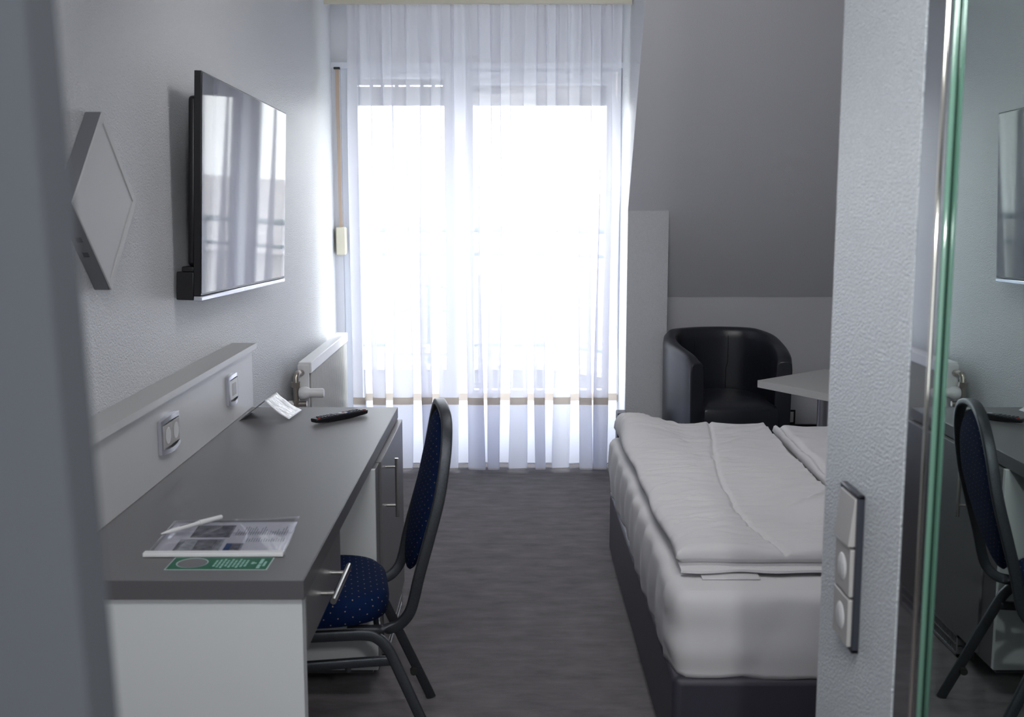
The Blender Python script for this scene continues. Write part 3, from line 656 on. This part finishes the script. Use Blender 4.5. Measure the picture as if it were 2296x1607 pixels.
# seat pad : rounded D
def pad_outline(a):   # a angle, returns radius vector
    ca, sa = math.cos(a), math.sin(a); n = 2.6 if ca > 0 else 3.3
    rx = 0.215 if ca > 0 else 0.215; ryy = 0.205
    k = (abs(ca / rx) ** n + abs(sa / ryy) ** n) ** (-1 / n); return k * ca, k * sa
prf = [(0.0, 0.410), (0.55, 0.410), (0.93, 0.412), (1.02, 0.418), (1.035, 0.445), (1.02, 0.470), (0.96, 0.483), (0.85, 0.487), (0.6, 0.491), (0.3, 0.493), (0.0, 0.494)]
m = MB(); N = 72
def pf(a, c):
    i = min(int(c * (len(prf) - 1) + 1e-6), len(prf) - 1); k, z = prf[i]; ox, oy = pad_outline(2 * math.pi * a); k = max(k, 0.002)
    return (0.205 + ox * k, oy * k, z)
m.grid(N, len(prf) - 1, pf, closed_u=True)
def pad_uv(co, nrm):
    if abs(nrm.z) > 0.62: return (co.x, co.y)
    return (math.atan2(co.y, co.x - 0.205) * 0.21, co.z)
m.build('seat_pad', M['blue'], ch, local=True, smooth=True, uv=pad_uv)
# back cushion: ellipse pad following the leaning frame
def backx(z):
    pts = [(0.40, 0.0), (0.47, -0.070), (0.545, -0.088), (0.639, -0.114), (0.744, -0.142), (0.846, -0.160), (0.96, -0.169)]
    for (za, xa), (zb, xb) in zip(pts, pts[1:]):
        if z <= zb: return xa + (xb - xa) * (z - za) / (zb - za)
    return pts[-1][1]
m = MB(); zc, hz = 0.722, 0.226
rim = [(0.0, 0.026), (0.4, 0.025), (0.75, 0.021), (0.93, 0.012), (1.0, 0.0), (0.93, -0.012), (0.75, -0.018), (0.4, -0.020), (0.0, -0.020)]
def bf(a, c):
    i = min(int(c * 8 + 1e-6), 8); k, t = rim[i]; k = max(k, 0.002); an = 2 * math.pi * a
    z = zc + hz * k * math.sin(an); wd_ = 0.192 * (1 + 0.06 * math.sin(an)); y = wd_ * k * math.cos(an)
    return (backx(z) + 0.004 + t, y, z)
m.grid(64, 8, bf, closed_u=True)
m.build('back_pad', M['blue'], ch, local=True, smooth=True, uv=lambda co, n: (co.y, co.z), subd=1)

# ------------------------------------------------------------------ bed
bd = empty('bed', (1.2, 3.7, 0), R(-1.2), 'low upholstered dark box spring bed with white fitted sheet', 'bed')
BX0, BX1, BY0, BY1 = 0.418, 2.05, 2.765, 4.68
piv = Vector((1.2, 3.7, 0))
rbox(BX0, BY0, 0.012, BX1, BY1, 0.285).build('base', M['bed_leather'], bd, bevel=0.022, seg=4, local=False)
def wr(x, y, s=1.0): return noise.noise(Vector((x * s, y * s, 3.1)))
# fitted sheet over the mattress: rounded box shell with hanging wrinkled skirt
def shell(x0, y0, x1, y1, z0, z1, r, nrm_fn, nper=240, nz=14):
    m = MB(); per = 2 * (x1 - x0 + y1 - y0)
    def base(a):
        d = a * per; W = x1 - x0; H_ = y1 - y0
        if d < W: return x0 + d, y0, 0, -1
        d -= W
        if d < H_: return x1, y0 + d, 1, 0
        d -= H_
        if d < W: return x1 - d, y1, 0, 1
        d -= W; return x0, y1 - d, -1, 0
    rings = []
    levels = [(z0 + (z1 - r - z0) * i / nz, 0) for i in range(nz + 1)] + [(z1 - r + r * math.sin(R(q)), r * (1 - math.cos(R(q)))) for q in (22, 45, 67, 90)] + [(z1, r + 0.12), (z1, r + 0.3)]
    rc_ = 0.05
    for z, ins in levels:
        ring = []
        for k in range(nper):
            px, py, nx, ny = base(k / nper)
            # rounded corners in plan
            cx = min(max(px, x0 + rc_), x1 - rc_); cy = min(max(py, y0 + rc_), y1 - rc_); dx, dy = px - cx, py - cy
            L = math.hypot(dx, dy)
            if L > rc_: px, py = cx + dx / L * rc_, cy + dy / L * rc_
            nx, ny = (dx / L, dy / L) if L else (nx, ny)
            o_ = nrm_fn(px, py, z) if ins < r * 0.9 else 0
            qx, qy = px + nx * (o_ - min(ins, r)), py + ny * (o_ - min(ins, r))
            if ins > r: f_ = (ins - r); qx += (0.5 * (x0 + x1) - qx) * f_ * 2; qy += (0.5 * (y0 + y1) - qy) * f_ * 2
            zz = z
            if z == z0: zz = z0 + 0.008 * noise.noise(Vector((px * 7, py * 7, 0)))
            ring.append(m.bm.verts.new((qx, qy, zz)))
        rings.append(ring)
    for i in range(len(rings) - 1):
        for k in range(nper): m.face([rings[i][k], rings[i][(k + 1) % nper], rings[i + 1][(k + 1) % nper], rings[i + 1][k]])
    m.face(rings[-1]); m.face(rings[0][::-1]); return m
def skirt(px, py, z):
    k = (0.51 - z) / 0.22
    s_ = px * 9 - py * 9
    return 0.010 * noise.noise(Vector((s_ * 0.6, z * 2.0, 1))) + 0.006 * noise.noise(Vector((px * 14 - py * 16 + z * 9, z * 3, 5))) + 0.010 * math.sin(math.pi * k) + (0.004 * math.sin(z * 55 + 1.0) * (0.5 + 0.5 * math.sin(px * 5)) - 0.007 * math.exp(-((px - 0.62 - (z - 0.3) * 0.55) / 0.018) ** 2) if py < 2.9 else 0.004 * math.sin(py * 34 + z * 14)) + (0.012 * noise.noise(Vector((py * 2.3, 4, 2))) if px < 0.6 else 0)
ms = shell(BX0 + 0.002, BY0 + 0.004, BX1, BY1, 0.280, 0.512, 0.028, skirt).build('mattress_sheet', M['linen'], bd, smooth=True)
def duvet(name, x0, x1, y0, y1, zb, th, label, edge_fn, hfn, right_flat=False):
    d = empty(name, ((x0 + x1) / 2, (y0 + y1) / 2, zb), 0, label, 'duvet', 'duvets on the bed')
    def top(a, c):
        x = x0 + (x1 - x0) * a; y = y0 + (y1 - y0) * c
        e = min(a * (x1 - x0), (1 - a) * (x1 - x0), c * (y1 - y0), (1 - c) * (y1 - y0)); rr = 0.030
        k = 1.0 if e > rr else math.sqrt(max(0, 1 - (1 - e / rr) ** 2))
        if right_flat:
            e2 = min(a * (x1 - x0), c * (y1 - y0), (1 - c) * (y1 - y0)); r2 = rr if a < 0.5 else 0.012
            k = 1.0 if e2 > r2 else math.sqrt(max(0, 1 - (1 - e2 / r2) ** 2))
            k *= min(1.0, math.sqrt(max(0, (1 - a) * (x1 - x0) / 0.006)))
        ddx, ddy = edge_fn(a, c)
        return Vector((x + ddx, y + ddy, zb + th * 0.5 + (th * 0.5 + hfn(x, y)) * k))
    def bot(a, c):
        p = top(a, c); x = x0 + (x1 - x0) * a; y = y0 + (y1 - y0) * c
        e = min(a * (x1 - x0), (1 - a) * (x1 - x0), c * (y1 - y0), (1 - c) * (y1 - y0)); k = 1.0 if e > 0.02 else e / 0.02
        return Vector((p.x, p.y, zb + th * 0.5 - (th * 0.5) * k))
    nx, ny = 150, 300
    m = MB(); g1 = m.grid(nx, ny, top); g2 = m.grid(nx, ny, bot)
    bmesh.ops.remove_doubles(m.bm, verts=m.bm.verts, dist=1e-5)
    o = m.build('cover', M['linen2'], d, smooth=True)
    return d
def seam(x, y, pts, w_, dep):
    best = 9
    for (ax, ay), (bx, by) in zip(pts, pts[1:]):
        if ay >= y >= by or ay <= y <= by:
            t = (y - ay) / (by - ay); best = min(best, abs(x - (ax + (bx - ax) * t)))
    return -dep * math.exp(-(best / w_) ** 2) if best < 1 else 0
rg = random.Random(11)
creases = []
for _ in range(120):
    cx_, cy_ = rg.uniform(0.46, 1.06), rg.uniform(3.0, 4.66); an = rg.gauss(0.25, 0.30); ln = rg.uniform(0.06, 0.22); creases.append((cx_, cy_, math.cos(an), math.sin(an), ln, rg.uniform(0.004, 0.010), rg.choice((1, 1, -0.7))))
def crease(x, y):
    s_ = 0
    for cx_, cy_, ca, sa, ln, w_, sg in creases:
        dx, dy = x - cx_, y - cy_
        if abs(dx) > 0.3 or abs(dy) > 0.3: continue
        u_ = dx * ca + dy * sa; v_ = -dx * sa + dy * ca - 0.25 * u_ * u_
        if abs(u_) < ln * 1.6: s_ += sg * 0.0062 * math.exp(-(v_ / w_) ** 2 - (u_ / ln) ** 2)
    return s_
sm = [(0.83, 4.70), (0.79, 4.35), (0.70, 3.60), (0.69, 3.15), (0.74, 2.93), (0.78, 2.80)]
def h1(x, y):
    q = 0.010 * wr(x, y, 4.5) + 0.004 * wr(x + 5, y * 2.2, 10) + crease(x, y) + seam(x, y, sm, 0.007, 0.010) + 0.0045 * noise.noise(Vector((x * 4, y * 17 + x * 5, 2)))
    q += 0.050 * math.exp(-((x - 0.47) / 0.12) ** 2 - ((y - 4.55) / 0.20) ** 2)
    q += 0.012 * math.sin(math.pi * min(1, max(0, (x - 0.45) / 0.25)))
    return q
duvet('duvet', 0.442, 1.068, 2.925, 4.665, 0.534, 0.040, 'white folded duvet on the left side of the bed nearest the aisle', lambda a, c: (0.012 * noise.noise(Vector((c * 6, a, 0))) + (-0.012 if a < 0.5 else 0) * c - 0.06 * (1 - c) * a ** 8 * (1 if a > 0.5 else 0), 0.015 * noise.noise(Vector((a * 4, c, 3)))), h1, True)
dl = [o for o in sc.objects if o.name == 'duvet'][0]
# lower folded layer and the flat hem that peeks out in front
m = MB()
def lay(a, c):
    pr_ = [(0.0, 0.5), (0.0, 0.85), (0.010, 1.0), (1.0, 1.0), (1.0, 0.0), (0.010, 0.0), (0.0, 0.15)]
    i = int(round(c * 6)); dy, fz = pr_[i]; x = 0.452 + 0.53 * a
    return Vector((x, 2.895 + 0.012 * noise.noise(Vector((a * 5, 0, 9))) + (dy if dy < 0.5 else 0.9), 0.5135 + 0.020 * fz))
m.grid(40, 6, lay); m.build('lower_fold', M['linen2'], dl, smooth=True, angle=60)
rbox(0.505, 2.868, 0.5132, 0.660, 2.93, 0.5185).build('hem_flap', M['linen'], dl, bevel=0.002)
sm2 = [(1.075, 4.7), (1.05, 4.2), (1.02, 3.4), (1.0, 2.9)]
def h2(x, y): return 0.012 * wr(x + 3, y, 5) + 0.005 * wr(x, y * 2.0 + 7, 11) + (0.018 * math.exp(-((x - 1.075) / 0.03) ** 2)) + seam(x, y, [(1.125, 4.7), (1.115, 2.9)], 0.010, 0.014)
duvet('duvet', 1.098, 1.96, 2.93, 4.655, 0.5135, 0.058, 'white folded duvet on the right side of the bed partly behind the column', lambda a, c: ((-0.055 * (1 - c)) * (1 - a) ** 8 + 0.004 * noise.noise(Vector((c * 7, 1, 0))), 0.012 * noise.noise(Vector((a * 5, c, 8)))), h2)

# ------------------------------------------------------------------ armchair
ac = empty('armchair', (1.13, 5.93, 0), R(7), 'black leather tub armchair behind the bed', 'armchair')
ul = spline([(0.262, -0.30, 0), (0.285, -0.22, 0), (0.312, -0.05, 0), (0.305, 0.10, 0), (0.235, 0.235, 0), (0.12, 0.295, 0), (0, 0.31, 0), (-0.12, 0.295, 0), (-0.235, 0.235, 0), (-0.305, 0.10, 0), (-0.312, -0.05, 0), (-0.285, -0.22, 0), (-0.262, -0.30, 0)], 7)
N = len(ul)
m = MB(); rings = []
for i, p in enumerate(ul):
    t = (ul[min(i + 1, N - 1)] - ul[max(i - 1, 0)]).normalized(); nrm = Vector((t.y, -t.x, 0))       # outward
    if nrm.dot(p) < 0: nrm = -nrm
    s_ = abs(i / (N - 1) * 2 - 1)                         # 0 at back centre, 1 at arm fronts
    hz_ = 0.805 - 0.012 * s_ * s_ - 0.105 * max(0, (s_ - 0.35) / 0.65) ** 1.25
    th_ = 0.072 - 0.012 * (1 - s_)
    ring = []
    for (o_, z) in ((-0.012, 0.06), (0.0, 0.30), (0.004, hz_ - 0.05), (0.0, hz_ - 0.018), (-0.014, hz_ - 0.003), (-th_ * 0.5, hz_), (-th_ + 0.012, hz_ - 0.004), (-th_, hz_ - 0.02), (-th_ - 0.004, hz_ - 0.06), (-th_ - 0.012, 0.40), (-th_ - 0.012, 0.06)):
        ring.append(m.bm.verts.new(p + nrm * o_ + Vector((0, 0, z))))
    rings.append(ring)
K = len(rings[0])
for i in range(N - 1):
    for k in range(K): m.face([rings[i][k], rings[i][(k + 1) % K], rings[i + 1][(k + 1) % K], rings[i + 1][k]])
m.face(rings[0][::-1]); m.face(rings[-1]); m.build('shell', M['leather'], ac, local=True, bevel=0.006, seg=3, smooth=True, angle=55)
m = MB()
inner = [(0.195, -0.315), (0.20, -0.2), (0.232, -0.04), (0.22, 0.08), (0.16, 0.18), (0, 0.235), (-0.16, 0.18), (-0.22, 0.08), (-0.232, -0.04), (-0.20, -0.2), (-0.195, -0.315)]
pl = [(p.x, p.y) for p in spline([(a, c, 0) for a, c in inner], 5)]
fr = [(-0.195 + 0.39 * k / 10, -0.315 - 0.02 * math.sin(math.pi * k / 10)) for k in range(1, 10)]
pl = pl + fr
cen = Vector((0, -0.04)); rings = []
for k, z in ((1.0, 0.10), (1.0, 0.40), (0.99, 0.435), (0.95, 0.458), (0.85, 0.472), (0.6, 0.484), (0.3, 0.49), (0.02, 0.491)):
    rings.append([m.bm.verts.new((cen.x + (x - cen.x) * k, cen.y + (y - cen.y) * k, z)) for x, y in pl])
for a, c in zip(rings, rings[1:]):
    for k in range(len(pl)): m.face([a[k], a[(k + 1) % len(pl)], c[(k + 1) % len(pl)], c[k]])
m.face(rings[0]); m.face(rings[-1]); m.build('seat_cushion', M['leather'], ac, local=True, smooth=True, angle=60)
for sx in (-0.22, 0.22):
    for sy in (-0.22, 0.17): MB().cyl((sx, sy, 0), (sx, sy, 0.062), 0.018, 14, 0.024).build('foot', M['black'], ac, local=True, smooth=True, angle=40)
for sx in (-0.085, 0.085):
    m = MB(); pts = []
    for q in range(9): z = 0.47 + (0.76 - 0.47) * q / 8; pts.append((sx * (1.12 if z > 0.6 else 1.0), 0.236 - 0.008 + 0.004 * (z - 0.5), z))
    m.tube(pts, 0.0016, 6); m.build('seam', M['black'], ac, local=True, smooth=True)

# ------------------------------------------------------------------ table, wall socket, plinth by the curtain
tb = empty('table', (1.475, 5.235, 0), R(40.3), 'small pale square topped table beside the armchair', 'table')
ta = Vector((0.762, 0.647, 0)); tbv = Vector((0.532 * 1.0, -0.847, 0)); A_ = Vector((1.161, 5.246, 0.626))
pts = [A_, A_ + ta * 0.545, A_ + ta * 0.545 + tbv * 0.50, A_ + tbv * 0.50]
MB().poly([tuple(p) for p in pts], (0, 0, 0.034)).build('table_top', M['tabletop'], tb, bevel=0.001)
MB().cyl((1.475, 5.245, 0.03), (1.475, 5.245, 0.626), 0.026, 24).build('pole', M['alu'], tb, smooth=True, angle=40)
MB().lathe([(0.0001, 0), (0.19, 0), (0.19, 0.008), (0.04, 0.03), (0.0001, 0.032)], (1.475, 5.245, 0), 'z', 36).build('base_plate', M['alu'], tb, smooth=True, angle=40)
ws = empty('wall_socket', (1.62, ky - 0.005, 0.24), 0, 'white socket with black frame low on the knee wall', 'socket')
m = frame(1.583, 1.664, 0.197, 0.280, 0.010, ky - 0.010, ky - 0.0005); m.build('frame', M['black'], ws, bevel=0.001)
i_ = rbox(1.593, ky - 0.009, 0.207, 1.654, ky - 0.0005, 0.270).build('insert', M['plastic_w'], ws)
m = MB()
for dz in (-0.018, 0.0, 0.018): m.cyl((1.620 + (0.004 if dz == 0 else 0), ky - 0.0115, 0.239 + dz), (1.620, ky - 0.0085, 0.239 + dz), 0.004, 10)
m.build('contact_holes', M['black'], ws, parent=i_)
struct(rbox(0.578, 6.05, 0, CX + 0.002, 6.157, 0.345).build('trim_2', M['bed_leather'], bevel=0.006), 'dark plinth block beside the curtain')

# ------------------------------------------------------------------ switch plate on the column
sp = empty('switch_plate', (0.525, 1.677, 0.957), 0, 'dark framed triple plate with rocker switch and two sockets on the column', 'switch plate')
yc = 1.668; z0, z1 = 0.834, 1.080; fx = 0.525
m = MB(); t_ = 0.007
y0, y1 = yc - 0.046, yc + 0.046
pt_ = (z1 - z0 - 2 * t_ + 0.0035) / 3
zs = [z0 + t_, z0 + t_ + pt_ - 0.0035, z0 + t_ + pt_, z0 + t_ + 2 * pt_ - 0.0035, z0 + t_ + 2 * pt_, z1 - t_]
m.box(fx - 0.011, y0, z0, fx, y0 + t_, z1).box(fx - 0.011, y1 - t_, z0, fx, y1, z1).box(fx - 0.011, y0, z0, fx, y1, z0 + t_).box(fx - 0.011, y0, z1 - t_, fx, y1, z1)
m.box(fx - 0.010, y0, zs[1], fx, y1, zs[2]).box(fx - 0.010, y0, zs[3], fx, y1, zs[4])
m.build('frame', M['plastic_d'], sp, bevel=0.002)
for k in (0, 1):
    za, zb = zs[2 * k] + 0.0006, zs[2 * k + 1] - 0.0006
    s_ = rbox(fx - 0.0165, y0 + t_ + 0.0006, za, fx, y1 - t_ - 0.0006, zb).build('socket_insert', M['plastic_g'], sp, bevel=0.0012)
    MB().lathe([(0.0001, -0.0012), (0.0195, -0.0012), (0.0215, 0.0), (0.0215, 0.001)], (fx - 0.0166, yc, (za + zb) / 2), 'x', 28).build('socket_recess', M['plastic_w'], sp, parent=s_, smooth=True, angle=40)
za, zb = zs[4] + 0.0006, zs[5] - 0.0006
MB().poly([(fx, y0 + t_ + 0.0006, za), (fx - 0.021, y0 + t_ + 0.0006, za), (fx - 0.0125, y0 + t_ + 0.0006, zb), (fx, y0 + t_ + 0.0006, zb)], (0, 0.0768, 0)).build('rocker', M['plastic_g'], sp, bevel=0.001)

# ------------------------------------------------------------------ mirrored sliding doors
GX = 0.5342
md = empty('mirror_door', (GX + 0.004, 0.8, 0.01), 0, 'wide mirrored sliding door reflecting the desk and chair at the right edge', 'sliding door')
rbox(GX, 0.35, 0.012, GX + 0.006, 1.470, 2.6).build('mirror_pane', M['mirror'], md)
md2 = empty('glass_strip', (0.533, 1.43, 0.012), 0, 'narrow mirrored glass strip with green polished edge beside the plaster column', 'glass panel')
rbox(0.5262, 1.384, 0.012, 0.5337, 1.4705, 2.6).build('mirror_pane', M['mirror2'], md2)
MB().sweep([(0.52995, 1.383, 0.012), (0.52995, 1.383, 2.6)], [(0.0038 * math.cos(R(a)), 0.0030 * math.sin(R(a))) for a in range(0, 360, 20)], up=Vector((0, 1, 0))).build('glass_edge', M['glass_edge'], md2, smooth=True)
MB().cyl((0.5258, 1.402, 0.012), (0.5258, 1.402, 2.6), 0.0026, 16).build('metal_profile', M['profile'], md2, smooth=True)
rbox(0.520, 0.35, 0.0, 0.575, 1.470, 0.011).build('trim_3', M['alu'])['kind'] = 'structure'
